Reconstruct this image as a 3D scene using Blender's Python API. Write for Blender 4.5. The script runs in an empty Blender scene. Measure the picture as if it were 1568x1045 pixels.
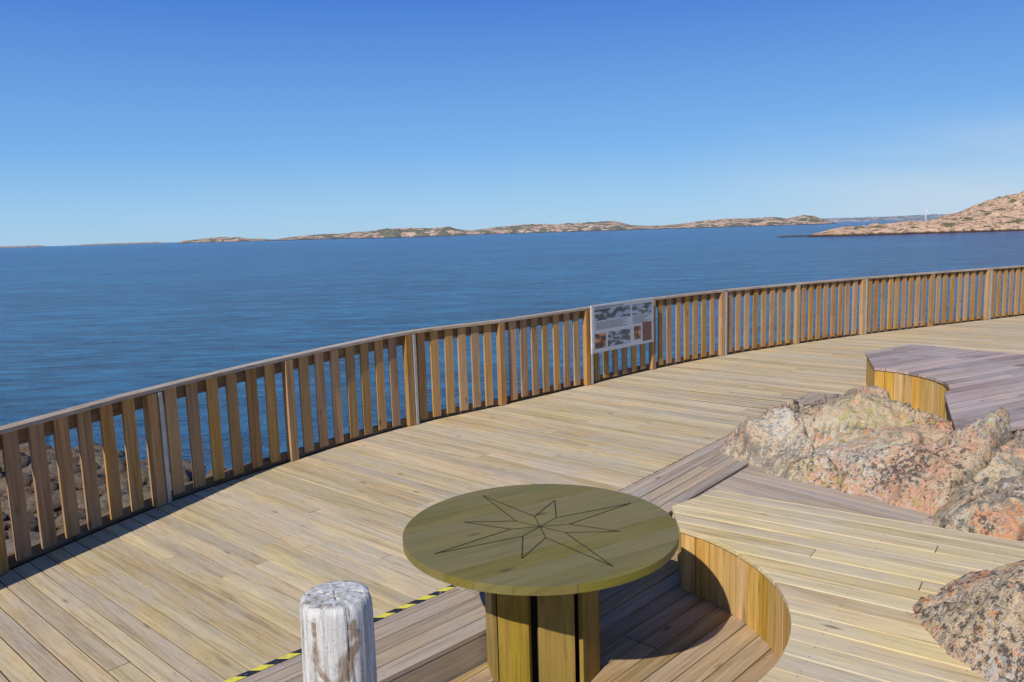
import bpy, bmesh, math, random
from mathutils import Vector, Matrix, noise
random.seed(7)
scene=bpy.context.scene
WZ=-1.6
LOW=-0.18
# ---------------------------------------------------------------- helpers
def link(o):
    scene.collection.objects.link(o); return o
class MB:
    def __init__(s): s.v=[];s.f=[];s.uv=[];s.r=[];s.uv2=[]
    def prism(s,pts,ext,la,ca,rnd=None,off=None,o2=(0,0)):
        pts=[Vector(p) for p in pts]; ext=Vector(ext); la=Vector(la); ca=Vector(ca); ta=la.cross(ca)
        if rnd is None: rnd=random.random()
        if off is None: off=(random.random()*50,random.random()*50)
        n=len(pts)
        nrm=Vector((0,0,0))
        for i in range(n):
            nrm+=(pts[i]-pts[0]).cross(pts[(i+1)%n]-pts[0])
        if nrm.dot(ext)>0: pts=pts[::-1]
        b=len(s.v); s.v+= [tuple(p) for p in pts]+[tuple(p+ext) for p in pts]
        faces=[list(range(b,b+n)),[b+n+i for i in reversed(range(n))]]
        for i in range(n):
            j=(i+1)%n
            faces.append([b+j,b+i,b+n+i,b+n+j])
        for f in faces:
            s.f.append(f); s.r.append(rnd)
            for k in f:
                p=Vector(s.v[k])
                s.uv.append((p.dot(la)+off[0],p.dot(ca)+p.dot(ta)+off[1]))
                s.uv2.append((p.dot(la)-o2[0],p.dot(ca)-o2[1]))
    def box(s,c,ax,ay,az,sx,sy,sz,la=None,ca=None,rnd=None):
        c=Vector(c);ax=Vector(ax).normalized();ay=Vector(ay).normalized();az=Vector(az).normalized()
        pts=[c+ax*(sx/2*i)+ay*(sy/2*j) for i,j in((-1,-1),(1,-1),(1,1),(-1,1))]
        s.prism(pts,az*sz,la or az,ca or ax,rnd)
    def obj(s,name,mat,bevel=0,parent=None,smooth=False):
        me=bpy.data.meshes.new(name); me.from_pydata(s.v,[],s.f)
        u=me.uv_layers.new(name="UVMap")
        u.data.foreach_set("uv",[c for t in s.uv for c in t])
        u2=me.uv_layers.new(name="UV2")
        u2.data.foreach_set("uv",[c for t in s.uv2 for c in t])
        a=me.attributes.new("rnd",'FLOAT','FACE'); a.data.foreach_set("value",s.r)
        me.materials.append(mat); me.update()
        o=link(bpy.data.objects.new(name,me))
        if bevel:
            m=o.modifiers.new("b",'BEVEL'); m.width=bevel; m.segments=2; m.limit_method='ANGLE'; m.angle_limit=math.radians(40)
        if parent: o.parent=parent
        return o
def empty(name,loc=(0,0,0)):
    e=bpy.data.objects.new(name,None); e.location=loc; link(e); return e
def clip(poly,n,d):
    out=[]
    for i in range(len(poly)):
        a=poly[i];b=poly[(i+1)%len(poly)]
        da=a[0]*n[0]+a[1]*n[1]-d; db=b[0]*n[0]+b[1]*n[1]-d
        if da>=0: out.append(a)
        if da*db<0:
            t=da/(da-db); out.append((a[0]+(b[0]-a[0])*t,a[1]+(b[1]-a[1])*t))
    return out
def area(p):
    return abs(sum(p[i][0]*p[(i+1)%len(p)][1]-p[(i+1)%len(p)][0]*p[i][1] for i in range(len(p))))/2
def planks(mb,poly,z,th,ang,w,gap,maxlen=4.0,phase=0.0,jit=0.0015,breaks=True):
    d=(math.cos(ang),math.sin(ang)); q=(-d[1],d[0])
    vs=[p[0]*q[0]+p[1]*q[1] for p in poly]
    k0=math.floor((min(vs)-phase)/w); k1=math.ceil((max(vs)-phase)/w)
    for k in range(k0,k1):
        v0=phase+k*w+gap/2; v1=phase+(k+1)*w-gap/2
        p=clip(clip(poly,q,v0),(-q[0],-q[1]),-v1)
        if len(p)<3 or area(p)<0.0015: continue
        us=[a[0]*d[0]+a[1]*d[1] for a in p]; u0,u1=min(us),max(us)
        cuts=[u0-1]
        if breaks:
            c=u0+random.uniform(0.3,1)*maxlen
            c=round(c/0.6)*0.6
            while c<u1-0.5:
                cuts.append(c); c+=maxlen
        cuts.append(u1+1)
        for i in range(len(cuts)-1):
            g=0.002
            pp=clip(clip(p,d,cuts[i]+g),(-d[0],-d[1]),-(cuts[i+1]-g))
            r=[]
            for a in pp:
                if not r or (abs(a[0]-r[-1][0])+abs(a[1]-r[-1][1]))>1e-4: r.append(a)
            if len(r)>1 and abs(r[0][0]-r[-1][0])+abs(r[0][1]-r[-1][1])<1e-4: r.pop()
            if len(r)<3 or area(r)<0.001: continue
            zz=z+random.uniform(-jit,jit)
            mb.prism([(a[0],a[1],zz-th) for a in r],(0,0,th),(d[0],d[1],0),(q[0],q[1],0),o2=(0,v0))
# ---------------------------------------------------------------- materials
def mat(name):
    m=bpy.data.materials.new(name); m.use_nodes=True
    nt=m.node_tree; bs=nt.nodes["Principled BSDF"]
    return m,nt,bs
def N(nt,t,**k):
    n=nt.nodes.new(t)
    for a,b in k.items():
        if a in n.inputs: n.inputs[a].default_value=b
        else: setattr(n,a,b)
    return n
def L(nt,a,b): nt.links.new(a,b)
def ramp(nt,fac,stops):
    r=nt.nodes.new("ShaderNodeValToRGB"); e=r.color_ramp.elements
    while len(e)<len(stops): e.new(0.5)
    for x,(p,c) in zip(e,stops): x.position=p; x.color=(c[0],c[1],c[2],1)
    L(nt,fac,r.inputs[0]); return r.outputs[0]
def mixc(nt,f,a,b,mode='MIX'):
    m=nt.nodes.new("ShaderNodeMix"); m.data_type='RGBA'; m.blend_type=mode
    for s,v in ((m.inputs[0],f),(m.inputs[6],a),(m.inputs[7],b)):
        if isinstance(v,bpy.types.NodeSocket): L(nt,v,s)
        elif isinstance(v,(int,float)): s.default_value=v
        else: s.default_value=(v[0],v[1],v[2],1)
    return m.outputs[2]
def math_(nt,op,a,b=None,c=None):
    m=nt.nodes.new("ShaderNodeMath"); m.operation=op
    for i,v in enumerate((a,b,c)):
        if v is None: continue
        if isinstance(v,bpy.types.NodeSocket): L(nt,v,m.inputs[i])
        else: m.inputs[i].default_value=v
    return m.outputs[0]
def wood(name,ca,cb,grey=(0.3,0.29,0.27),greyamt=0.35,rough=0.75,dark=0.55,nails=None,stain=0.5,bump=0.25,rndmul=0.3,satv=0.25):
    m,nt,bs=mat(name)
    uv=N(nt,"ShaderNodeUVMap",uv_map="UVMap")
    at=N(nt,"ShaderNodeAttribute",attribute_name="rnd")
    mp=N(nt,"ShaderNodeMapping"); mp.inputs[3].default_value=(0.9,24,1); L(nt,uv.outputs[0],mp.inputs[0])
    g=N(nt,"ShaderNodeTexNoise",Scale=1.0,Detail=6.0,Roughness=0.66,Distortion=0.8); L(nt,mp.outputs[0],g.inputs[0])
    mp2=N(nt,"ShaderNodeMapping"); mp2.inputs[3].default_value=(5,110,1); L(nt,uv.outputs[0],mp2.inputs[0])
    g2=N(nt,"ShaderNodeTexNoise",Scale=1.0,Detail=4.0,Roughness=0.6); L(nt,mp2.outputs[0],g2.inputs[0])
    base=ramp(nt,g.outputs[0],[(0.28,tuple(c*dark for c in cb)),(0.46,cb),(0.66,ca)])
    v=math_(nt,'MULTIPLY_ADD',at.outputs[2],rndmul,1-rndmul*0.55)
    hsv=N(nt,"ShaderNodeHueSaturation"); L(nt,base,hsv.inputs[4]); L(nt,v,hsv.inputs[2])
    r2=math_(nt,'FRACT',math_(nt,'MULTIPLY',at.outputs[2],7.31))
    L(nt,math_(nt,'MULTIPLY_ADD',r2,satv,1-satv*0.5),hsv.inputs[1])
    L(nt,math_(nt,'MULTIPLY_ADD',math_(nt,'FRACT',math_(nt,'MULTIPLY',at.outputs[2],13.7)),0.014,0.492),hsv.inputs[0])
    col=hsv.outputs[0]
    tc=N(nt,"ShaderNodeTexCoord")
    st=N(nt,"ShaderNodeTexNoise",Scale=1.1,Detail=5.0,Roughness=0.65); L(nt,tc.outputs[3],st.inputs[0])
    mp3=N(nt,"ShaderNodeMapping"); mp3.inputs[3].default_value=(1.2,6,1); L(nt,uv.outputs[0],mp3.inputs[0])
    s2=N(nt,"ShaderNodeTexNoise",Scale=1.0,Detail=4.0,Roughness=0.6); L(nt,mp3.outputs[0],s2.inputs[0])
    f=math_(nt,'MULTIPLY',math_(nt,'MINIMUM',1.0,math_(nt,'MULTIPLY',math_(nt,'MAXIMUM',math_(nt,'SUBTRACT',math_(nt,'ADD',st.outputs[0],s2.outputs[0]),0.9),0.0),4.0)),greyamt)
    col=mixc(nt,f,col,grey)
    fg=ramp(nt,g2.outputs[0],[(0.32,(0.62,0.6,0.58)),(0.5,(1,1,1))])
    col=mixc(nt,stain,col,fg,'MULTIPLY')
    mk=N(nt,"ShaderNodeMapping"); mk.inputs[3].default_value=(2.2,7,1); L(nt,uv.outputs[0],mk.inputs[0])
    vo=N(nt,"ShaderNodeTexVoronoi",Scale=1.0); L(nt,mk.outputs[0],vo.inputs[0])
    sel=N(nt,"ShaderNodeSeparateColor"); L(nt,vo.outputs[1],sel.inputs[0])
    isk=math_(nt,'GREATER_THAN',sel.outputs[0],0.45)
    kf=ramp(nt,vo.outputs[0],[(0.05,(1,1,1)),(0.1,(0.35,0.35,0.35)),(0.16,(0,0,0))])
    kf=math_(nt,'MULTIPLY',math_(nt,'MULTIPLY',kf,isk),0.8)
    col=mixc(nt,kf,col,tuple(c*0.28 for c in cb))
    if nails:
        w,=nails
        uv2=N(nt,"ShaderNodeUVMap",uv_map="UV2"); sp=N(nt,"ShaderNodeSeparateXYZ"); L(nt,uv2.outputs[0],sp.inputs[0])
        du=math_(nt,'SUBTRACT',math_(nt,'MULTIPLY',math_(nt,'FRACT',math_(nt,'DIVIDE',sp.outputs[0],0.6)),0.6),0.3)
        dv=math_(nt,'SUBTRACT',math_(nt,'ABSOLUTE',math_(nt,'SUBTRACT',sp.outputs[1],w/2)),w/2-0.025)
        dd=math_(nt,'SQRT',math_(nt,'ADD',math_(nt,'MULTIPLY',du,du),math_(nt,'MULTIPLY',dv,dv)))
        nf=math_(nt,'LESS_THAN',dd,0.0045)
        col=mixc(nt,math_(nt,'MULTIPLY',nf,0.6),col,(0.06,0.05,0.04))
    L(nt,col,bs.inputs["Base Color"])
    bs.inputs["Roughness"].default_value=rough
    bs.inputs["Specular IOR Level"].default_value=0.25
    hh=math_(nt,'ADD',g.outputs[0],math_(nt,'MULTIPLY',g2.outputs[0],0.7))
    b=N(nt,"ShaderNodeBump",Strength=bump,Distance=0.004); L(nt,hh,b.inputs["Height"]); L(nt,b.outputs[0],bs.inputs["Normal"])
    return m
DW=0.12
M_deck=wood("deck_wood",(0.63,0.50,0.295),(0.51,0.39,0.215),grey=(0.46,0.40,0.315),greyamt=0.55,nails=(DW,),rndmul=0.36,dark=0.55,stain=0.65)
M_border=wood("border_wood",(0.50,0.40,0.285),(0.39,0.30,0.21),grey=(0.37,0.33,0.295),greyamt=0.55,nails=(DW,),rndmul=0.3)
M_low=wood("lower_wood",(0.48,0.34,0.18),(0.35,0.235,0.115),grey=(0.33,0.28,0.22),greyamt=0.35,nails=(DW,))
M_bench=wood("bench_wood",(0.71,0.57,0.325),(0.60,0.465,0.245),grey=(0.54,0.47,0.36),greyamt=0.5,nails=(0.145,),rndmul=0.28,stain=0.6)
M_plat=wood("platform_wood",(0.50,0.395,0.33),(0.36,0.27,0.225),grey=(0.42,0.36,0.34),greyamt=0.6,nails=(0.145,),rndmul=0.7)
M_fresh=wood("fresh_wood",(0.66,0.42,0.13),(0.50,0.30,0.08),grey=(0.45,0.3,0.12),greyamt=0.15,dark=0.5)
M_picket=wood("picket_wood",(0.50,0.30,0.115),(0.37,0.205,0.075),grey=(0.40,0.28,0.17),greyamt=0.35,dark=0.55,rndmul=0.4)
M_rail=wood("rail_wood",(0.48,0.39,0.29),(0.36,0.28,0.2),grey=(0.48,0.43,0.37),greyamt=0.6)
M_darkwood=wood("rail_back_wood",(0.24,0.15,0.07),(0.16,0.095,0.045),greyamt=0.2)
M_table=wood("table_green",(0.195,0.165,0.040),(0.160,0.135,0.032),grey=(0.22,0.165,0.05),greyamt=0.6,rough=0.48,dark=0.75,stain=0.35,bump=0.15,rndmul=0.2)
M_ped=wood("pedestal_green",(0.38,0.27,0.055),(0.27,0.19,0.04),grey=(0.42,0.25,0.065),greyamt=0.6,rough=0.6,dark=0.7,rndmul=0.5)
def plain(name,c,rough=0.6,metal=0.0,var=0.15,scale=12):
    m,nt,bs=mat(name); tc=N(nt,"ShaderNodeTexCoord")
    n=N(nt,"ShaderNodeTexNoise",Scale=scale,Detail=4.0); L(nt,tc.outputs[3],n.inputs[0])
    col=ramp(nt,n.outputs[0],[(0.3,tuple(x*(1-var) for x in c)),(0.7,tuple(min(1,x*(1+var)) for x in c))])
    L(nt,col,bs.inputs["Base Color"]); bs.inputs["Roughness"].default_value=rough; bs.inputs["Metallic"].default_value=metal
    return m
M_groove=plain("groove_dark",(0.022,0.02,0.01),0.9)
M_galv=plain("galvanised",(0.42,0.41,0.38),0.5,0.3)
def rockmat(name,lichen=1.0,warm=(0.66,0.38,0.24),val=1.0):
    m,nt,bs=mat(name); tc=N(nt,"ShaderNodeTexCoord"); P=tc.outputs[3]
    n1=N(nt,"ShaderNodeTexNoise",Scale=1.2,Detail=6.0,Roughness=0.6); L(nt,P,n1.inputs[0])
    n2=N(nt,"ShaderNodeTexNoise",Scale=9.0,Detail=8.0,Roughness=0.7); L(nt,P,n2.inputs[0])
    n3=N(nt,"ShaderNodeTexNoise",Scale=55.0,Detail=4.0,Roughness=0.7); L(nt,P,n3.inputs[0])
    V=lambda c:tuple(x*val for x in c)
    base=ramp(nt,n1.outputs[0],[(0.36,V((0.64,0.50,0.33))),(0.47,V((0.70,0.53,0.35))),(0.55,V(warm)),(0.68,V((0.62,0.40,0.30)))])
    sp=ramp(nt,n3.outputs[0],[(0.35,(0.45,0.42,0.4)),(0.5,(1,1,1)),(0.7,(1.15,1.1,1.05))])
    col=mixc(nt,0.8,base,sp,'MULTIPLY')
    def colony(scale,seed,thr,w,color,amt,col,reg=0.6):
        mp=N(nt,"ShaderNodeMapping"); mp.inputs[1].default_value=(seed,seed*1.7,seed*0.3); L(nt,P,mp.inputs[0])
        wn=N(nt,"ShaderNodeTexNoise",Scale=scale*1.6,Detail=5.0,Roughness=0.75); L(nt,mp.outputs[0],wn.inputs[0])
        rg=N(nt,"ShaderNodeTexNoise",Scale=1.3,Detail=2.0); L(nt,mp.outputs[0],rg.inputs[0])
        s=math_(nt,'ADD',wn.outputs[0],math_(nt,'MULTIPLY',math_(nt,'SUBTRACT',rg.outputs[0],0.5),reg))
        f=ramp(nt,s,[(thr,(0,0,0)),(thr+w,(1,1,1))])
        return mixc(nt,math_(nt,'MULTIPLY',f,amt*lichen),col,V(color))
    col=colony(8,3.1,0.53,0.03,(0.56,0.50,0.37),0.7,col)
    col=colony(6,31.9,0.575,0.03,(0.76,0.31,0.13),0.7,col)
    col=colony(9,9.7,0.55,0.02,(0.25,0.235,0.20),0.75,col,0.6)
    col=colony(14,22.3,0.575,0.02,(0.085,0.075,0.065),0.85,col,0.6)
    col=colony(9,15.9,0.635,0.02,(0.44,0.42,0.12),0.7,col,0.5)
    col=colony(18,41.0,0.585,0.02,(0.66,0.63,0.56),0.8,col)
    pt=N(nt,"ShaderNodeAttribute",attribute_name="crack")
    col=mixc(nt,math_(nt,'MULTIPLY',pt.outputs[2],0.85),col,(0.07,0.055,0.04))
    L(nt,col,bs.inputs["Base Color"]); bs.inputs["Roughness"].default_value=0.9; bs.inputs["Specular IOR Level"].default_value=0.2
    h=math_(nt,'ADD',n2.outputs[0],math_(nt,'MULTIPLY',n3.outputs[0],0.35))
    b=N(nt,"ShaderNodeBump",Strength=0.9,Distance=0.07); L(nt,h,b.inputs["Height"]); L(nt,b.outputs[0],bs.inputs["Normal"])
    return m
M_rock=rockmat("lichen_granite")
# ---------------------------------------------------------------- fence line
FP=[(-5.1,0.9),(-4.62,2.35),(-4.08,3.75),(-3.525,5.16),(-3.011,6.483),(-2.221,7.756),(-1.201,9.069),(-0.14,10.02),(1.062,11.18),(2.19,12.29),(3.57,13.41),(5.23,14.49),(6.84,15.42),(8.67,16.35),(10.29,17.13),(12.2,18.05),(14.2,18.95)]
FH=[0.97,0.97,0.97,0.98,1.00,1.05,1.10,1.10,1.11,1.115,1.12,1.12,1.12,1.12,1.12,1.12,1.12]
def cr(i,t):
    P=[Vector((FP[max(0,min(len(FP)-1,j))][0],FP[max(0,min(len(FP)-1,j))][1],FH[max(0,min(len(FP)-1,j))])) for j in (i-1,i,i+1,i+2)]
    return 0.5*((2*P[1])+(P[2]-P[0])*t+(2*P[0]-5*P[1]+4*P[2]-P[3])*t*t+(-P[0]+3*P[1]-3*P[2]+P[3])*t**3)
dense=[]; vertidx=[]
for i in range(len(FP)-1):
    vertidx.append(len(dense))
    for k in range(12): dense.append(cr(i,k/12))
vertidx.append(len(dense)); dense.append(cr(len(FP)-2,1.0))
S=[0]
for a,b in zip(dense,dense[1:]): S.append(S[-1]+math.hypot(b.x-a.x,b.y-a.y))
def at_s(s):
    s=max(0,min(S[-1]-1e-6,s))
    for i in range(len(S)-1):
        if S[i+1]>=s:
            t=(s-S[i])/(S[i+1]-S[i]); p=dense[i].lerp(dense[i+1],t)
            d=Vector((dense[i+1].x-dense[i].x,dense[i+1].y-dense[i].y,0)).normalized()
            return p,d
fence=empty("wooden_fence")
mp_=MB();mr=MB();mb_=MB();mpost=MB();mg=MB()
postS=[S[i] for i in vertidx]
Z=Vector((0,0,1))
pitch=0.215
for a,b in zip(postS,postS[1:]):
    n=max(3,round((b-a)/pitch)); 
    for k in range(n):
        if k==0: continue
        p,d=at_s(a+(b-a)*k/n+random.uniform(-.006,.006)); q=Vector((-d.y,d.x,0))
        lean=Vector((random.uniform(-.006,.006),0,1)).normalized()
        mp_.box(Vector((p.x,p.y,0.035+random.uniform(-.008,.008)))+q*0.02,d,q,lean,0.116+random.uniform(-.004,.004),0.024,p.z-0.07)
for i in range(0,len(dense)-1):
    a=dense[i];b=dense[i+1]; d=Vector((b.x-a.x,b.y-a.y,0)).normalized(); q=Vector((-d.y,d.x,0))
    def rail(mb,off,w,z0a,z0b,h,rnd):
        def nq(j):
            j0=max(0,j-1); j1=min(len(dense)-1,j+1)
            dd=Vector((dense[j1].x-dense[j0].x,dense[j1].y-dense[j0].y,0)).normalized(); return Vector((-dd.y,dd.x,0))
        qa,qb=nq(i),nq(i+1)
        A=Vector((a.x,a.y,z0a));B=Vector((b.x,b.y,z0b))
        pts=[A+qa*(off-w/2),B+qb*(off-w/2),B+qb*(off+w/2),A+qa*(off+w/2)]
        mb.prism(pts,(0,0,h),d,q,rnd,off=(0,rnd*9))
    seg=i//12
    rr=random.Random(seg).random()
    rail(mr,0.03,0.115,a.z-0.03,b.z-0.03,0.03,rr)
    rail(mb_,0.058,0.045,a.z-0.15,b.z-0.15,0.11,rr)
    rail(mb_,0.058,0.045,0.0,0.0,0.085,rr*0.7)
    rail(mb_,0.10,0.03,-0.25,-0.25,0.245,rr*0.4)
for k,s in enumerate(postS):
    p,d=at_s(s if k<len(postS)-1 else s-0.001); q=Vector((-d.y,d.x,0))
    mpost.box(Vector((p.x,p.y,0.004))+q*0.005,d,q,Z,0.095,0.07,p.z-0.04)
    if k%2==0:
        mg.box(Vector((p.x,p.y,0.004))-q*0.02+d*0.075,d,q,Z,0.04,0.035,p.z-0.04)
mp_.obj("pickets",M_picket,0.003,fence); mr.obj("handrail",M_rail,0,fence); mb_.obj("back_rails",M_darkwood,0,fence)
mpost.obj("posts",M_picket,0.005,fence); mg.obj("steel_posts",M_galv,0.003,fence)
# ---------------------------------------------------------------- decks
BL=[(-5.2,0.2),(-0.43,4.78),(0.86,6.5),(3.94,10.27)]
def offs(pl,w):
    out=[]
    for i,p in enumerate(pl):
        a=pl[max(0,i-1)];b=pl[min(len(pl)-1,i+1)]
        d=Vector((b[0]-a[0],b[1]-a[1])).normalized(); out.append((p[0]+d.y*w,p[1]-d.x*w))
    return out
BR=offs(BL,0.58)
fpoly=[(p.x,p.y) for p in dense[::4]]+[(dense[-1].x,dense[-1].y)]
main=fpoly+[(15.5,17.0),(14,7.4),(4.3,7.4),(4.2,9.4)]+[(x-.003,y+.003) for x,y in BL[::-1]]
md=MB(); planks(md,main,0,0.028,math.radians(-42),DW,0.010,4.2)
md.obj("wooden_deck",M_deck,0.003)
mbd=MB()
for i in range(3):
    quad=[BL[i],BL[i+1],BR[i+1],BR[i]]
    d=Vector((BL[i+1][0]-BL[i][0],BL[i+1][1]-BL[i][1])); ang=math.atan2(d.y,d.x)
    q=(-math.sin(ang),math.cos(ang)); ph=BL[i][0]*q[0]+BL[i][1]*q[1]
    planks(mbd,quad,0,0.028,ang,0.116,0.007,3.6,phase=ph,breaks=(i!=1))
for i in range(3):
    a=Vector((*BR[i],0));b=Vector((*BR[i+1],0)); d=(b-a).normalized(); q=Vector((-d.y,d.x,0))
    mbd.prism([a+q*0.03+Z*(LOW-.02),b+q*0.03+Z*(LOW-.02),b+q*0.006+Z*(LOW-.02),a+q*0.006+Z*(LOW-.02)],(0,0,-LOW-0.012),d,Z)
planks(mbd,[(1.20,5.93),(1.56,5.72),(3.6,4.2),(5.0,6.4),(4.42,9.85),(BR[2][0]+.006,BR[2][1]-.006)],-0.01,0.028,math.radians(-50),DW,0.009,3.0)
mbd.obj("deck_step",M_border,0.003)
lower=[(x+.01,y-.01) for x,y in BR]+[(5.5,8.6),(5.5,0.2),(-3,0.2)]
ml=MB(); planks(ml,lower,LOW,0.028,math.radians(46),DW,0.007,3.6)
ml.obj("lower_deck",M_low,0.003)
# hazard tape
m,nt,bs=mat("hazard_tape")
uv=N(nt,"ShaderNodeUVMap",uv_map="UV2"); sp=N(nt,"ShaderNodeSeparateXYZ"); L(nt,uv.outputs[0],sp.inputs[0])
fr=math_(nt,'FRACT',math_(nt,'MULTIPLY',math_(nt,'ADD',sp.outputs[0],sp.outputs[1]),6.5))
f=math_(nt,'GREATER_THAN',fr,0.5)
tcn=N(nt,"ShaderNodeTexCoord"); nn=N(nt,"ShaderNodeTexNoise",Scale=40.0,Detail=4.0); L(nt,tcn.outputs[3],nn.inputs[0])
wear=ramp(nt,nn.outputs[0],[(0.6,(0,0,0)),(0.66,(0.6,0.6,0.6))])
L(nt,mixc(nt,wear,mixc(nt,f,(0.72,0.64,0.06),(0.02,0.02,0.025)),(0.35,0.3,0.2)),bs.inputs["Base Color"]); bs.inputs["Roughness"].default_value=0.55
mt=MB(); b=Vector((-0.43,4.78,0.0035)); d=Vector((BL[1][0]-BL[0][0],BL[1][1]-BL[0][1],0)).normalized(); a=b-d*3.4; q=Vector((-d.y,d.x,0))
mt.prism([a-q*0.05,b-q*0.05,b-q*0.004,a-q*0.004],(0,0,0.0012),d,q)
mt.obj("hazard_tape",m)
# ---------------------------------------------------------------- table
TC=Vector((0.12,4.12,0)); TR=0.735; TZ=0.62
table=empty("round_compass_table",(TC.x,TC.y,LOW))
def tobj(mb,name,mt_,bev=0):
    o=mb.obj(name,mt_,bev); o.parent=table; o.matrix_parent_inverse=Matrix.Translation((-TC.x,-TC.y,-LOW)); return o
circ=[(TC.x+TR*math.cos(t*math.pi/64),TC.y+TR*math.sin(t*math.pi/64)) for t in range(128)]
mtb=MB(); planks(mtb,circ,TZ,0.042,math.radians(30),0.147,0.002,phase=0.02,jit=0.0006,breaks=False)
tobj(mtb,"table_top",M_table,0.004)
mst=MB()
def line(a,b,w=0.006,z=TZ+0.0012):
    a=Vector((a[0],a[1],z));b=Vector((b[0],b[1],z)); d=(b-a).normalized(); q=Vector((-d.y,d.x,0))*w/2
    mst.prism([a-q,b-q,b+q,a+q],(0,0,0.0008),d,q.normalized())
tips=[]
for k in range(8):
    a=math.radians(31+45*k); r=0.63 if k%2==0 else 0.43
    tips.append((TC.x+r*math.cos(a),TC.y+r*math.sin(a)))
inn=[(TC.x+0.16*math.cos(math.radians(31+22.5+45*k)),TC.y+0.16*math.sin(math.radians(31+22.5+45*k))) for k in range(8)]
for k in range(8):
    line(tips[k],inn[k]); line(tips[k],inn[k-1])
    line((TC.x,TC.y),inn[k],0.004)
tobj(mst,"compass_star",M_groove)
mpd=MB(); R=0.285
for k in range(8):
    a=math.radians(45*k+22.5-10); c=Vector((TC.x+R*math.cos(a),TC.y+R*math.sin(a),LOW))
    rad=Vector((math.cos(a),math.sin(a),0)); tan=Vector((-math.sin(a),math.cos(a),0))
    mpd.box(c,tan,rad,Z,0.19,0.028,TZ-0.042-LOW-0.002)
for a in (30,120):
    a=math.radians(a); d=Vector((math.cos(a),math.sin(a),0)); q=Vector((-d.y,d.x,0))
    mpd.box(Vector((TC.x,TC.y,TZ-0.092-(0.002 if a>1 else 0))),d,q,Z,0.75,0.09,0.045,la=d,ca=q)
tobj(mpd,"pedestal",M_ped,0.004)
mi=MB()
inner=[(TC.x+0.24*math.cos(t*math.pi/8),TC.y+0.24*math.sin(t*math.pi/8),LOW) for t in range(16)]
mi.prism(inner,(0,0,0.68),Z,(1,0,0)); tobj(mi,"pedestal_core",M_groove)
# ---------------------------------------------------------------- bench (near) with round notch
BZ=0.25
NR=1.285
def arc(c,r,a0,a1,n): return [(c[0]+r*math.cos(math.radians(a0+(a1-a0)*i/n)),c[1]+r*math.sin(math.radians(a0+(a1-a0)*i/n))) for i in range(n+1)]
bench=empty("curved_wooden_bench",(2,4.5,LOW))
def bobj(mb,name,mt_,par,bev=0):
    o=mb.obj(name,mt_,bev); o.parent=par; o.matrix_parent_inverse=Matrix.Translation(-par.location); return o
na=arc((TC.x,TC.y),NR,-75,43,40)
bp=na+[(1.09,5.40),(1.48,5.73),(4.1,3.86),(3.2,1.0),(0.6,1.0)]
mbn=MB(); planks(mbn,bp,BZ,0.032,math.radians(-35.5),0.145,0.009,3.0,breaks=True)
bobj(mbn,"seat_boards",M_bench,bench,0.004)
mbw=MB()
def skirt(mb,pts,z0,z1,w=0.1,th=0.022,inset=0.0):
    L0=[0]
    for a,b in zip(pts,pts[1:]): L0.append(L0[-1]+math.hypot(b[0]-a[0],b[1]-a[1]))
    n=max(1,round(L0[-1]/w))
    def pos(s):
        s=min(max(s,0),L0[-1]-1e-6)
        for i in range(len(L0)-1):
            if L0[i+1]>s: 
                t=(s-L0[i])/(L0[i+1]-L0[i]); return Vector((pts[i][0]+(pts[i+1][0]-pts[i][0])*t,pts[i][1]+(pts[i+1][1]-pts[i][1])*t,0))
    for k in range(n):
        a=pos(L0[-1]*k/n);b=pos(L0[-1]*(k+1)/n); d=(b-a).normalized(); q=Vector((-d.y,d.x,0))
        l=(b-a).length
        mb.box(Vector(((a.x+b.x)/2,(a.y+b.y)/2,z0))-q*(inset+th/2),d,q,Z,l-0.004,th,z1-z0)
skirt(mbw,arc((TC.x,TC.y),NR+0.012,-75,43,60),LOW,BZ-0.034,0.115)
skirt(mbw,[(1.075,4.98),(1.105,5.39),(1.485,5.71)],LOW,BZ-0.034,0.12,inset=0.012)
skirt(mbw,[(1.49,5.70),(4.1,3.84)],LOW,BZ-0.034,0.13,inset=0.012)
bobj(mbw,"skirt_boards",M_fresh,bench,0.003)
# ---------------------------------------------------------------- platform (far) 
PZ=0.43
plat=empty("wooden_seating_platform",(5.5,9,0))
C2=(3.62,8.76)
a2=math.degrees(math.asin(0.79/1.11))
pa=arc(C2,1.11,a2,-a2,24)
pp=[(4.8,10.7)]+pa+[(3.62,6.33),(4.9,6.85),(7.9,8.4),(6.75,9.9),(5.73,11.33)]
mpl=MB(); planks(mpl,pp,PZ,0.032,math.radians(27),0.145,0.012,2.4,breaks=True)
bobj(mpl,"platform_boards",M_plat,plat,0.004)
mpw=MB()
skirt(mpw,[(4.81,10.69),(4.41,9.57)],0.0,PZ-0.034,0.12,inset=-0.03)
skirt(mpw,arc(C2,1.125,a2,-a2,30),0.0,PZ-0.034,0.115,inset=-0.022)
skirt(mpw,[(4.41,7.95),(3.65,6.36)],LOW,PZ-0.034,0.12,inset=-0.03)
skirt(mpw,[(3.66,6.37),(4.9,6.88),(7.86,8.42)],LOW,PZ-0.034,0.12,inset=-0.03)
skirt(mpw,[(6.7,9.9),(5.73,11.3),(4.84,10.68)],0,PZ-0.034,0.12,inset=-0.03)
bobj(mpw,"skirt_boards",M_fresh,plat,0.003)
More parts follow.
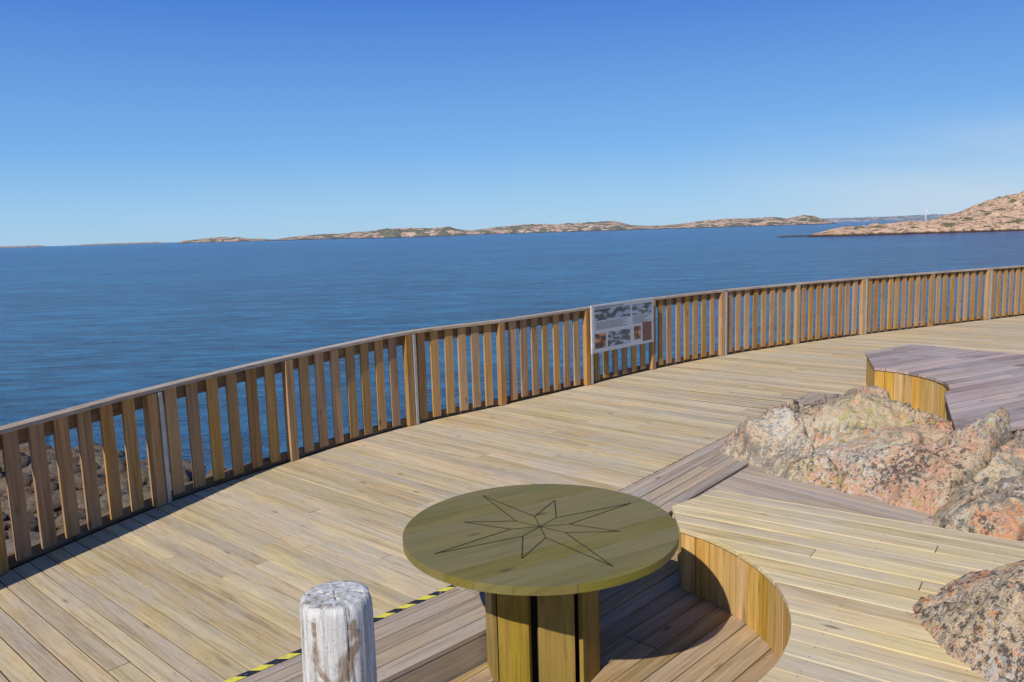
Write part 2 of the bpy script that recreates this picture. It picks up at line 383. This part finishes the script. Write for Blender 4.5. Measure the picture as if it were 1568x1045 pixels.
# ---------------------------------------------------------------- bollard
bx,by=-0.626,2.56; br=0.122; bh=0.995
bm=bmesh.new(); NS=144
rings=[]
cracks=[(0.4,0.9),(1.7,0.55),(3.0,0.8),(4.3,0.75),(5.2,0.5)]
def cr_d(a,z):
    d=0
    for i,(c,l) in enumerate(cracks):
        c2=c+0.05*math.sin(z*9+i)
        dd=abs((a-c2+math.pi)%(2*math.pi)-math.pi)
        w=0.035
        if dd<w and z>bh-LOW-l: d=max(d,(1-dd/w)*0.012*min(1,(z-(bh-LOW-l))*4))
    return d
H=bh-LOW
for iz in range(0,61):
    z=H*iz/60; ring=[]
    for k in range(NS):
        a=2*math.pi*k/NS
        r=br*(1.03-0.05*z/H)+0.006*noise.noise(Vector((math.cos(a)*1.2,math.sin(a)*1.2,z*1.5)))+0.003*noise.noise(Vector((math.cos(a)*9,math.sin(a)*9,z*2)))
        if iz==60: r-=0.009
        if iz==59: r-=0.002
        r-=cr_d(a,z)
        ring.append(bm.verts.new((r*math.cos(a),r*math.sin(a),z-(0.0 if iz<60 else -0.006))))
    rings.append(ring)
for j in range(1,12):
    f=1-j/12; ring=[]
    for k in range(NS):
        a=2*math.pi*k/NS; r=(br*0.98-0.012)*f
        dz=0.0
        for i,(c,l) in enumerate(cracks):
            dd=abs((a-c-0.25*math.sin(f*5+i)+math.pi)%(2*math.pi)-math.pi)*max(f,0.02)*br
            if dd<0.0035 and f<0.2+l: dz=max(dz,0.012*(1-dd/0.0035))
        ring.append(bm.verts.new((r*math.cos(a),r*math.sin(a),H+0.006+0.003*noise.noise(Vector((r*20*math.cos(a),r*20*math.sin(a),3)))-dz)))
    rings.append(ring)
for A,B in zip(rings,rings[1:]):
    for k in range(NS): bm.faces.new((A[k],A[(k+1)%NS],B[(k+1)%NS],B[k]))
bm.faces.new(rings[-1])
me=bpy.data.meshes.new("wooden_bollard"); bm.to_mesh(me); bm.free()
for p in me.polygons: p.use_smooth=True
m,nt,bs=mat("weathered_white_paint"); tc=N(nt,"ShaderNodeTexCoord")
mpn=N(nt,"ShaderNodeMapping"); mpn.inputs[3].default_value=(26,26,2.2); L(nt,tc.outputs[3],mpn.inputs[0])
n1=N(nt,"ShaderNodeTexNoise",Scale=1.6,Detail=7.0,Roughness=0.7); L(nt,mpn.outputs[0],n1.inputs[0])
n2=N(nt,"ShaderNodeTexNoise",Scale=5.0,Detail=6.0,Roughness=0.6,Distortion=0.8); L(nt,tc.outputs[3],n2.inputs[0])
n4=N(nt,"ShaderNodeTexNoise",Scale=70.0,Detail=3.0,Roughness=0.65); L(nt,tc.outputs[3],n4.inputs[0])
col=ramp(nt,n1.outputs[0],[(0.32,(0.17,0.15,0.13)),(0.42,(0.42,0.40,0.36)),(0.52,(0.60,0.585,0.55)),(0.7,(0.70,0.69,0.66))])
f2=ramp(nt,n2.outputs[0],[(0.575,(0,0,0)),(0.63,(0.9,0.9,0.9))])
col=mixc(nt,f2,col,mixc(nt,n1.outputs[0],(0.10,0.065,0.04),(0.40,0.27,0.17)))
col=mixc(nt,0.45,col,ramp(nt,n4.outputs[0],[(0.33,(0.5,0.5,0.5)),(0.45,(1,1,1))]),'MULTIPLY')
L(nt,col,bs.inputs["Base Color"]); bs.inputs["Roughness"].default_value=0.8
b=N(nt,"ShaderNodeBump",Strength=0.8,Distance=0.012); L(nt,n1.outputs[0],b.inputs["Height"]); L(nt,b.outputs[0],bs.inputs["Normal"])
me.materials.append(m)
o=link(bpy.data.objects.new("wooden_bollard",me)); o.location=(bx,by,LOW)
# ---------------------------------------------------------------- sign on fence
sign=empty("information_sign",(1.6,11.7,0.5))
sa=Vector((1.10,11.16,0.0));sb=Vector((2.13,12.18,0.0)); d=(sb-sa).normalized(); q=Vector((-d.y,d.x,0))
sa-=q*0.055; sb-=q*0.055; W=(sb-sa).length
z0,z1=0.47,1.13
def signbox(name,u0,u1,w0,w1,off,th,mt_):
    mb=MB(); a=sa+d*(W*u0)-q*off; b2=sa+d*(W*u1)-q*off
    za=z0+(z1-z0)*w0
    mb.prism([a+Z*za,b2+Z*za,b2+q*th+Z*za,a+q*th+Z*za],(0,0,(z1-z0)*(w1-w0)),d,Z,o2=(0,0))
    o=mb.obj(name,mt_); o.parent=sign; o.matrix_parent_inverse=Matrix.Translation(-sign.location)
M_panel=plain("sign_panel",(0.36,0.40,0.46),0.4,var=0.05)
M_frame=plain("sign_edge",(0.6,0.55,0.48),0.5)
signbox("back_board",-0.015,1.015,-0.02,1.02,0.0,0.02,M_frame)
signbox("panel",0,1,0,1,0.004,0.003,M_panel)
def picmat(name,sky,land,low,seed):
    m,nt,bs=mat(name); tc=N(nt,"ShaderNodeTexCoord"); g=tc.outputs[3]
    n=N(nt,"ShaderNodeTexNoise",Scale=5.0,Detail=5.0); mpx=N(nt,"ShaderNodeMapping"); mpx.inputs[1].default_value=(seed,0,0); mpx.inputs[3].default_value=(1,1,3); L(nt,g,mpx.inputs[0]); L(nt,mpx.outputs[0],n.inputs[0])
    c=ramp(nt,n.outputs[0],[(0.38,low),(0.47,land),(0.58,sky)]); L(nt,c,bs.inputs["Base Color"]); bs.inputs["Roughness"].default_value=0.4
    return m
P1=picmat("sign_photo_sea",(0.24,0.32,0.42),(0.07,0.06,0.05),(0.04,0.07,0.12),0)
P2=picmat("sign_photo_rocks",(0.42,0.22,0.10),(0.10,0.05,0.03),(0.03,0.03,0.04),5)
M_text=plain("sign_text",(0.16,0.17,0.19),0.6)
signbox("photo",0.03,0.60,0.68,0.92,0.006,0.001,P1)
signbox("photo_b",0.63,0.97,0.68,0.92,0.006,0.001,P1)
signbox("photo_c",0.03,0.20,0.08,0.40,0.006,0.001,P2)
signbox("photo_d",0.23,0.60,0.08,0.40,0.006,0.001,P1)
signbox("photo_e",0.66,0.78,0.12,0.42,0.006,0.001,P2)
for k in range(5):
    signbox("text",0.04,0.55-0.07*(k%2),0.63-0.035*k,0.642-0.035*k,0.006,0.001,M_text)
    signbox("text_b",0.64,0.95-0.05*(k%3),0.63-0.035*k,0.642-0.035*k,0.006,0.001,M_text)
signbox("title",0.03,0.5,0.945,0.97,0.006,0.001,M_text)
signbox("banner",0.81,0.97,0.05,0.48,0.006,0.001,plain("sign_red",(0.14,0.06,0.05),0.5))
# ---------------------------------------------------------------- rock outcrop (heightfield)
lobes=[ # x,y,rx,ry,rot,top,exp
 (3.05,7.75,1.12,1.1,20,0.40,2.2),(3.35,7.45,1.05,0.95,0,0.56,2.0),(3.12,6.88,1.10,1.0,-35,0.36,3.0),(3.75,8.4,0.5,1.1,-20,0.30,2.4),(2.68,7.45,0.80,0.74,10,0.16,2.6),
 (3.5,6.25,0.90,0.80,-20,0.30,3.2),
 (3.75,7.15,0.50,0.85,20,0.52,2.4),(3.75,6.2,0.75,0.65,10,0.40,2.4),
 (4.45,5.95,1.0,0.8,25,0.48,3),(3.85,5.25,1.2,1.0,-35,0.36,2.8),(5.4,6.3,1.4,0.62,25,0.55,4),
 (3.02,2.98,1.82,1.78,0,0.52,3.4),(3.7,4.3,1.3,0.72,-35,0.34,3),(3.1,3.2,1.3,1.1,30,0.64,2)]
def hsh(v,k):
    return math.sin(v.x*127.1*k+v.y*311.7+v.z*74.7+k*3.3)*43758.5453%1.0
def rh2(x,y):
    wx=x+0.10*noise.noise(Vector((x*1.7,y*1.7,5))); wy=y+0.10*noise.noise(Vector((x*1.7,y*1.7,9)))
    z=-9
    for (cx,cy,rx,ry,ro,t,e) in lobes:
        c=math.cos(math.radians(ro));s_=math.sin(math.radians(ro))
        dx,dy=wx-cx,wy-cy; u=(dx*c+dy*s_)/rx; v=(-dx*s_+dy*c)/ry
        dd=math.sqrt(u*u+v*v)
        z=max(z,t-(t+0.45)*(dd**e))
    z=max(z,-1.0)
    crack=0
    for sc,amp,tl,cw,dp in ((1.0,0.13,0.75,0.03,0.05),(2.7,0.05,0.65,0.03,0.02),(7.0,0.014,0.5,0.0,0)):
        c=0.82;s_=0.57
        P=Vector(((x*c+y*s_)*sc*1.3,(-x*s_+y*c)*sc*0.75,3.7*sc+1))
        P+=Vector((0.12*noise.noise(P*1.5),0.12*noise.noise(P*1.5+Vector((9,0,0))),0))
        d_,p_=noise.voronoi(P)
        c0=p_[0]; tx=(hsh(c0,1)-0.5)*tl; ty=(hsh(c0,2)-0.5)*tl
        e=d_[1]-d_[0]
        bl=min(1,e/0.06)
        z+=(((P.x-c0.x)*tx+(P.y-c0.y)*ty)/sc*0.8+(hsh(c0,3)-0.5)*amp)*bl
        if cw and e<cw and hsh(c0,5)>0.25:
            k=1-e/cw; z-=dp*k; crack=max(crack,k*(1 if sc<2 else 0.6))
    z+=0.03*noise.noise(Vector((x*3,y*3,1)))+0.022*noise.noise(Vector((x*8,y*8,2)))+0.013*noise.noise(Vector((x*22,y*22,2)))
    return z,crack
def grid(name,x0,x1,y0,y1,st,fn,mt_,smooth=True,crk=False):
    nx=int((x1-x0)/st)+1; ny=int((y1-y0)/st)+1
    v=[];f=[];cr_=[]
    for j in range(ny):
        for i in range(nx):
            x=x0+i*st;y=y0+j*st; z=fn(x,y)
            if crk: cr_.append(z[1]); z=z[0]
            v.append((x,y,z))
    for j in range(ny-1):
        for i in range(nx-1):
            a=j*nx+i; f.append((a,a+1,a+nx+1,a+nx))
    me=bpy.data.meshes.new(name); me.from_pydata(v,[],f); me.materials.append(mt_)
    if crk:
        at=me.attributes.new("crack",'FLOAT','POINT'); at.data.foreach_set("value",cr_)
    if smooth:
        for p in me.polygons: p.use_smooth=True
    return link(bpy.data.objects.new(name,me))
grid("granite_rock",1.0,8.0,1.0,10.2,0.024,rh2,M_rock,crk=True)
# ---------------------------------------------------------------- shore
SH=[(-40,26),(-14,17.5),(-9,14.6),(-5.1,12.3),(-2,11.4),(1,12.6),(6,16.8),(14,21),(40,30)]
def shoreY(x):
    for (a,b),(c,e) in zip(SH,SH[1:]):
        if a<=x<=c: return b+(e-b)*(x-a)/(c-a)
    return 26
def gh(x,y):
    dsh=(shoreY(x)-y)*0.75
    z=WZ+0.075*dsh if dsh>0 else WZ+0.25*dsh
    z=min(z,-0.75)
    return z+0.12*noise.noise(Vector((x*.7,y*.7,0)))+0.06*noise.noise(Vector((x*2.3,y*2.3,0)))
M_shore=rockmat("shore_granite",0.8,(0.38,0.25,0.18),val=0.20)
grid("ground",-40,40,-15,34,0.3,gh,M_shore)
sv=[];sf=[]
ico=bmesh.new(); bmesh.ops.create_icosphere(ico,subdivisions=2,radius=1); iv=[v.co.copy() for v in ico.verts]; ifc=[[v.index for v in f.verts] for f in ico.faces]; ico.free()
for k in range(2200):
    x=random.uniform(-12,2); y=shoreY(x)-abs(random.gauss(0,3.6))+0.8
    if y<4: continue
    r=random.choice([0.05,0.07,0.09,0.12,0.12,0.2])*random.uniform(0.8,1.3)
    e=(random.uniform(.8,1.4),random.uniform(.8,1.3),random.uniform(.5,.8)); rot=random.random()*6.28; sd=random.random()*99
    b0=len(sv); z=gh(x,y)
    for p in iv:
        n=1+0.35*noise.noise(p*1.3+Vector((sd,0,0)))
        px,py,pz=p.x*e[0]*r*n,p.y*e[1]*r*n,p.z*e[2]*r*n
        sv.append((x+px*math.cos(rot)-py*math.sin(rot),y+px*math.sin(rot)+py*math.cos(rot),z+pz+r*0.1))
    sf+=[[b0+i for i in f] for f in ifc]
me=bpy.data.meshes.new("shore_stones"); me.from_pydata(sv,[],sf)
for p in me.polygons: p.use_smooth=True
M_st=rockmat("stone_granite",0.8,(0.50,0.33,0.22),val=0.30); me.materials.append(M_st)
link(bpy.data.objects.new("shore_stones",me))
# ---------------------------------------------------------------- water
m,nt,bs=mat("sea_water"); geo=N(nt,"ShaderNodeNewGeometry")
mpn=N(nt,"ShaderNodeMapping"); mpn.inputs[2].default_value=(0,0,math.radians(12)); mpn.inputs[3].default_value=(0.45,1.4,1); L(nt,geo.outputs[0],mpn.inputs[0])
w1=N(nt,"ShaderNodeTexNoise",Scale=1.1,Detail=6.0,Roughness=0.68,Distortion=0.7); L(nt,mpn.outputs[0],w1.inputs[0])
w2=N(nt,"ShaderNodeTexNoise",Scale=4.0,Detail=4.0,Roughness=0.6); L(nt,mpn.outputs[0],w2.inputs[0])
w3=N(nt,"ShaderNodeTexNoise",Scale=0.02,Detail=4.0,Roughness=0.55); L(nt,mpn.outputs[0],w3.inputs[0])
w4=N(nt,"ShaderNodeTexNoise",Scale=0.25,Detail=7.0,Roughness=0.75); L(nt,mpn.outputs[0],w4.inputs[0])
h=math_(nt,'ADD',w1.outputs[0],math_(nt,'MULTIPLY',w2.outputs[0],0.4))
b=N(nt,"ShaderNodeBump",Strength=1.0,Distance=0.5); L(nt,h,b.inputs["Height"]); L(nt,b.outputs[0],bs.inputs["Normal"])
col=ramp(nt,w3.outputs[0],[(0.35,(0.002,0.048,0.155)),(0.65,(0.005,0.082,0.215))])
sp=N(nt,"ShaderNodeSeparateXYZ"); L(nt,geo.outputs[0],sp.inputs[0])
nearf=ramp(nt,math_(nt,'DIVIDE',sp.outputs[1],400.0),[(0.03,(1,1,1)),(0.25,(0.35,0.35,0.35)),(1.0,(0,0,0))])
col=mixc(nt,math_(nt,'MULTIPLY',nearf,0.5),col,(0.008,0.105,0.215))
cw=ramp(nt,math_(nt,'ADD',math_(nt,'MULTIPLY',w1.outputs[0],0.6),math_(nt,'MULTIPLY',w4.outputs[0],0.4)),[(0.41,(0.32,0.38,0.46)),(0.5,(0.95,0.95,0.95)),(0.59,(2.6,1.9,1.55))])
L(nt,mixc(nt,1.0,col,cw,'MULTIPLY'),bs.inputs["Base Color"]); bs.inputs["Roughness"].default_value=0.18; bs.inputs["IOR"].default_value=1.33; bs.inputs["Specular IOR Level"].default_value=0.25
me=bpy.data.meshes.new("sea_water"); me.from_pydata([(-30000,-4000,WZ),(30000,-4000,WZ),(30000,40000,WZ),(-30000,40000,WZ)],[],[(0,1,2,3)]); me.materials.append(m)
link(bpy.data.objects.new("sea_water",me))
# ---------------------------------------------------------------- islands
def islmat(name,haze,dark,sc):
    m,nt,bs=mat(name); geo=N(nt,"ShaderNodeNewGeometry")
    n=N(nt,"ShaderNodeTexNoise",Scale=0.03*sc,Detail=8.0,Roughness=0.7); L(nt,geo.outputs[0],n.inputs[0])
    n2=N(nt,"ShaderNodeTexNoise",Scale=0.12*sc,Detail=6.0,Roughness=0.7); L(nt,geo.outputs[0],n2.inputs[0])
    c=ramp(nt,n2.outputs[0],[(0.38,(0.20,0.12,0.08)),(0.5,(0.52,0.345,0.225)),(0.65,(0.62,0.44,0.30))])
    g=ramp(nt,n.outputs[0],[(0.46+dark*0.04,(1,1,1)),(0.49+dark*0.04,(0,0,0))]) 
    c=mixc(nt,math_(nt,'MULTIPLY',g,0.85),c,(0.075,0.085,0.035))
    sp=N(nt,"ShaderNodeSeparateXYZ"); L(nt,geo.outputs[0],sp.inputs[0])
    wl=ramp(nt,math_(nt,'ADD',math_(nt,'MULTIPLY',math_(nt,'SUBTRACT',sp.outputs[2],WZ),0.5*min(1,sc/3)),math_(nt,'MULTIPLY',n2.outputs[0],0.3)),[(0.3,(1,1,1)),(0.5,(0,0,0))])
    c=mixc(nt,wl,c,(0.06,0.035,0.02))
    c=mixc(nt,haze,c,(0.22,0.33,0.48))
    L(nt,c,bs.inputs["Base Color"]); bs.inputs["Roughness"].default_value=1.0; bs.inputs["Specular IOR Level"].default_value=0.0
    return m
def sl(px): return ((px-784)/1220+0.0042)/1.0094
def island(name,prof,D,depth,mt_,amp=0.3,dx=None,sd=0):
    x0=prof[0][0]*D;x1=prof[-1][0]*D
    n=int((x1-x0)/(dx or D*0.0012)); rows=16
    v=[];f=[]
    for j in range(rows+1):
        fj=j/rows
        for i in range(n+1):
            s_=prof[0][0]+(prof[-1][0]-prof[0][0])*i/n
            for (a,h0),(b,h1) in zip(prof,prof[1:]):
                if a<=s_<=b+1e-9: hh=h0+(h1-h0)*(s_-a)/(b-a); break
            w=math.sin(math.pi*min(fj*0.62,1)) if fj<0.8 else math.sin(math.pi*0.496)*(1-(fj-0.8)/0.2)
            y=D+depth*fj+depth*0.12*noise.noise(Vector((s_*60,sd,0)))
            x=s_*D
            k=9/D
            nz=noise.noise(Vector((x*k*1.4,y*k*3,sd)))*0.6+noise.noise(Vector((x*k*5,y*k*8,sd)))*0.35+noise.noise(Vector((x*k*14,y*k*20,sd)))*0.25
            z=hh*w**0.7*(1+amp*nz) - 0.35*(1 if fj in(0,1) else 0)
            v.append((x*(y/D),y,WZ+z-0.1))
    for j in range(rows):
        for i in range(n):
            a=j*(n+1)+i; f.append((a,a+1,a+n+2,a+n+1))
    me=bpy.data.meshes.new(name); me.from_pydata(v,[],f); me.materials.append(mt_)
    return link(bpy.data.objects.new(name,me))
def pr(lst,D): return [(sl(x),max(0.2,3.8+dl*D*0.000805)) if dl>-900 else (sl(x),-1.5) for x,dl in lst]
E=-999
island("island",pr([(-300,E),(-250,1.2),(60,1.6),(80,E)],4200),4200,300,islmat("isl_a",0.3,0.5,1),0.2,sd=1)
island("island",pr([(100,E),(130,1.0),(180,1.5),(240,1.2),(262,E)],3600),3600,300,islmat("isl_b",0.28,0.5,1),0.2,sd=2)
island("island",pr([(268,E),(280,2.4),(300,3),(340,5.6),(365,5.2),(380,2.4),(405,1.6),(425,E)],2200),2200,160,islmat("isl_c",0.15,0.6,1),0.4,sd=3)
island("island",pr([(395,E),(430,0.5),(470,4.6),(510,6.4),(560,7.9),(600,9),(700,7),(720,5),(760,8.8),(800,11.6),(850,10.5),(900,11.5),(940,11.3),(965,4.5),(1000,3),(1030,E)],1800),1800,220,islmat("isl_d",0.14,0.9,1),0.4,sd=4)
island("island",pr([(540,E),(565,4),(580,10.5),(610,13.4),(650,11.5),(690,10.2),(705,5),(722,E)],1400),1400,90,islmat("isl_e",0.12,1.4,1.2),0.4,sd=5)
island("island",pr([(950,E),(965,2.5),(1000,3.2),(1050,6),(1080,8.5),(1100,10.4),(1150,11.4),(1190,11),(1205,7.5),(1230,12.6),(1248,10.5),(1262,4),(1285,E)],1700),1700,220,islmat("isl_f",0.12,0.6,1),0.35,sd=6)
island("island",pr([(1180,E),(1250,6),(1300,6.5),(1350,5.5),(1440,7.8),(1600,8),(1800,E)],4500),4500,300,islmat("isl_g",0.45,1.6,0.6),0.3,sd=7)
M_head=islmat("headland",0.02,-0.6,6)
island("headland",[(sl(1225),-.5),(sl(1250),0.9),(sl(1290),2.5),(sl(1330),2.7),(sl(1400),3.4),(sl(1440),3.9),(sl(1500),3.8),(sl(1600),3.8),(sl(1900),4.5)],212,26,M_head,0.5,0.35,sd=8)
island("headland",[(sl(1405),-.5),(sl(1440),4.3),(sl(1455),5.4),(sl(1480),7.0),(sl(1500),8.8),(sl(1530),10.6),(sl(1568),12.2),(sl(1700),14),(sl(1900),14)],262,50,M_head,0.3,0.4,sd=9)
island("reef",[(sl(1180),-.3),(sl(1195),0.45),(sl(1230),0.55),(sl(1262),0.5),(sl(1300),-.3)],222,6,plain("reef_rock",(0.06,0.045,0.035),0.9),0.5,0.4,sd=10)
mm=MB(); X=sl(1418)*255; mm.box((X,255,WZ+1.5),(1,0,0),(0,1,0),Z,0.22,0.22,5.6); mm.box((X,255,WZ+6.5),(1,0,0),(0,1,0),Z,0.6,0.25,0.25)
mm.obj("navigation_mast",plain("mast_white",(0.75,0.75,0.72),0.5))
# ---------------------------------------------------------------- light
az=math.radians(58); el=math.radians(40)
dirv=Vector((math.cos(az)*math.cos(el),math.sin(az)*math.cos(el),-math.sin(el)))
sun=bpy.data.lights.new("sun",'SUN'); sun.energy=4.7; sun.angle=math.radians(0.5); sun.color=(1,0.95,0.87)
so=link(bpy.data.objects.new("sun",sun)); so.rotation_euler=dirv.to_track_quat('-Z','Y').to_euler()
w=bpy.data.worlds.new("World"); scene.world=w; w.use_nodes=True; nt=w.node_tree
bg=nt.nodes["Background"]; sky=N(nt,"ShaderNodeTexSky"); sky.sky_type='NISHITA'; sky.sun_disc=False
sky.sun_elevation=el; sky.sun_rotation=math.atan2(-math.cos(az),-math.sin(az)); sky.air_density=1.0; sky.dust_density=0.2; sky.ozone_density=1.5
tc=N(nt,"ShaderNodeTexCoord"); sp=N(nt,"ShaderNodeSeparateXYZ"); L(nt,tc.outputs[0],sp.inputs[0])
mpn=N(nt,"ShaderNodeMapping"); mpn.inputs[3].default_value=(2.0,2.0,11); mpn.inputs[2].default_value=(0.12,0.18,0); L(nt,tc.outputs[0],mpn.inputs[0])
cn=N(nt,"ShaderNodeTexNoise",Scale=1.3,Detail=7.0,Roughness=0.5,Distortion=0.3); L(nt,mpn.outputs[0],cn.inputs[0])
cf=ramp(nt,cn.outputs[0],[(0.25,(0,0,0)),(0.6,(1,1,1))])
mx=ramp(nt,sp.outputs[0],[(0.22,(0,0,0)),(0.52,(1,1,1))])
mz=ramp(nt,sp.outputs[2],[(0.0,(1,1,1)),(0.05,(1,1,1)),(0.13,(0,0,0))])
fac=math_(nt,'MULTIPLY',math_(nt,'MULTIPLY',math_(nt,'MULTIPLY',cf,mx),mz),0.75)
gr=ramp(nt,sp.outputs[2],[(0.0,(0.36,0.60,0.83)),(0.03,(0.30,0.57,0.86)),(0.10,(0.17,0.43,0.84)),(0.27,(0.055,0.20,0.68)),(0.6,(0.03,0.12,0.42)),(1.0,(0.02,0.08,0.30))])
g10=mixc(nt,1.0,gr,(10,10,10),'MULTIPLY')
L(nt,mixc(nt,fac,mixc(nt,0.88,sky.outputs[0],g10),(5.8,6.8,8.0)),bg.inputs[0]); bg.inputs[1].default_value=0.1
# ---------------------------------------------------------------- camera
p=math.radians(7.8); r=math.radians(1.75)
F=Vector((0,math.cos(p),-math.sin(p)));U0=Vector((0,math.sin(p),math.cos(p)));R0=Vector((1,0,0))
Rv=R0*math.cos(r)-U0*math.sin(r); Uv=R0*math.sin(r)+U0*math.cos(r)
M=Matrix((( Rv.x,Uv.x,-F.x,0),(Rv.y,Uv.y,-F.y,0),(Rv.z,Uv.z,-F.z,2.2),(0,0,0,1)))
cam=bpy.data.cameras.new("camera"); cam.lens=28.0; cam.sensor_width=36; cam.clip_start=0.05; cam.clip_end=60000
co=link(bpy.data.objects.new("camera",cam)); co.matrix_world=M; scene.camera=co
scene.view_settings.view_transform='Standard'; scene.view_settings.look='None'; scene.view_settings.exposure=0
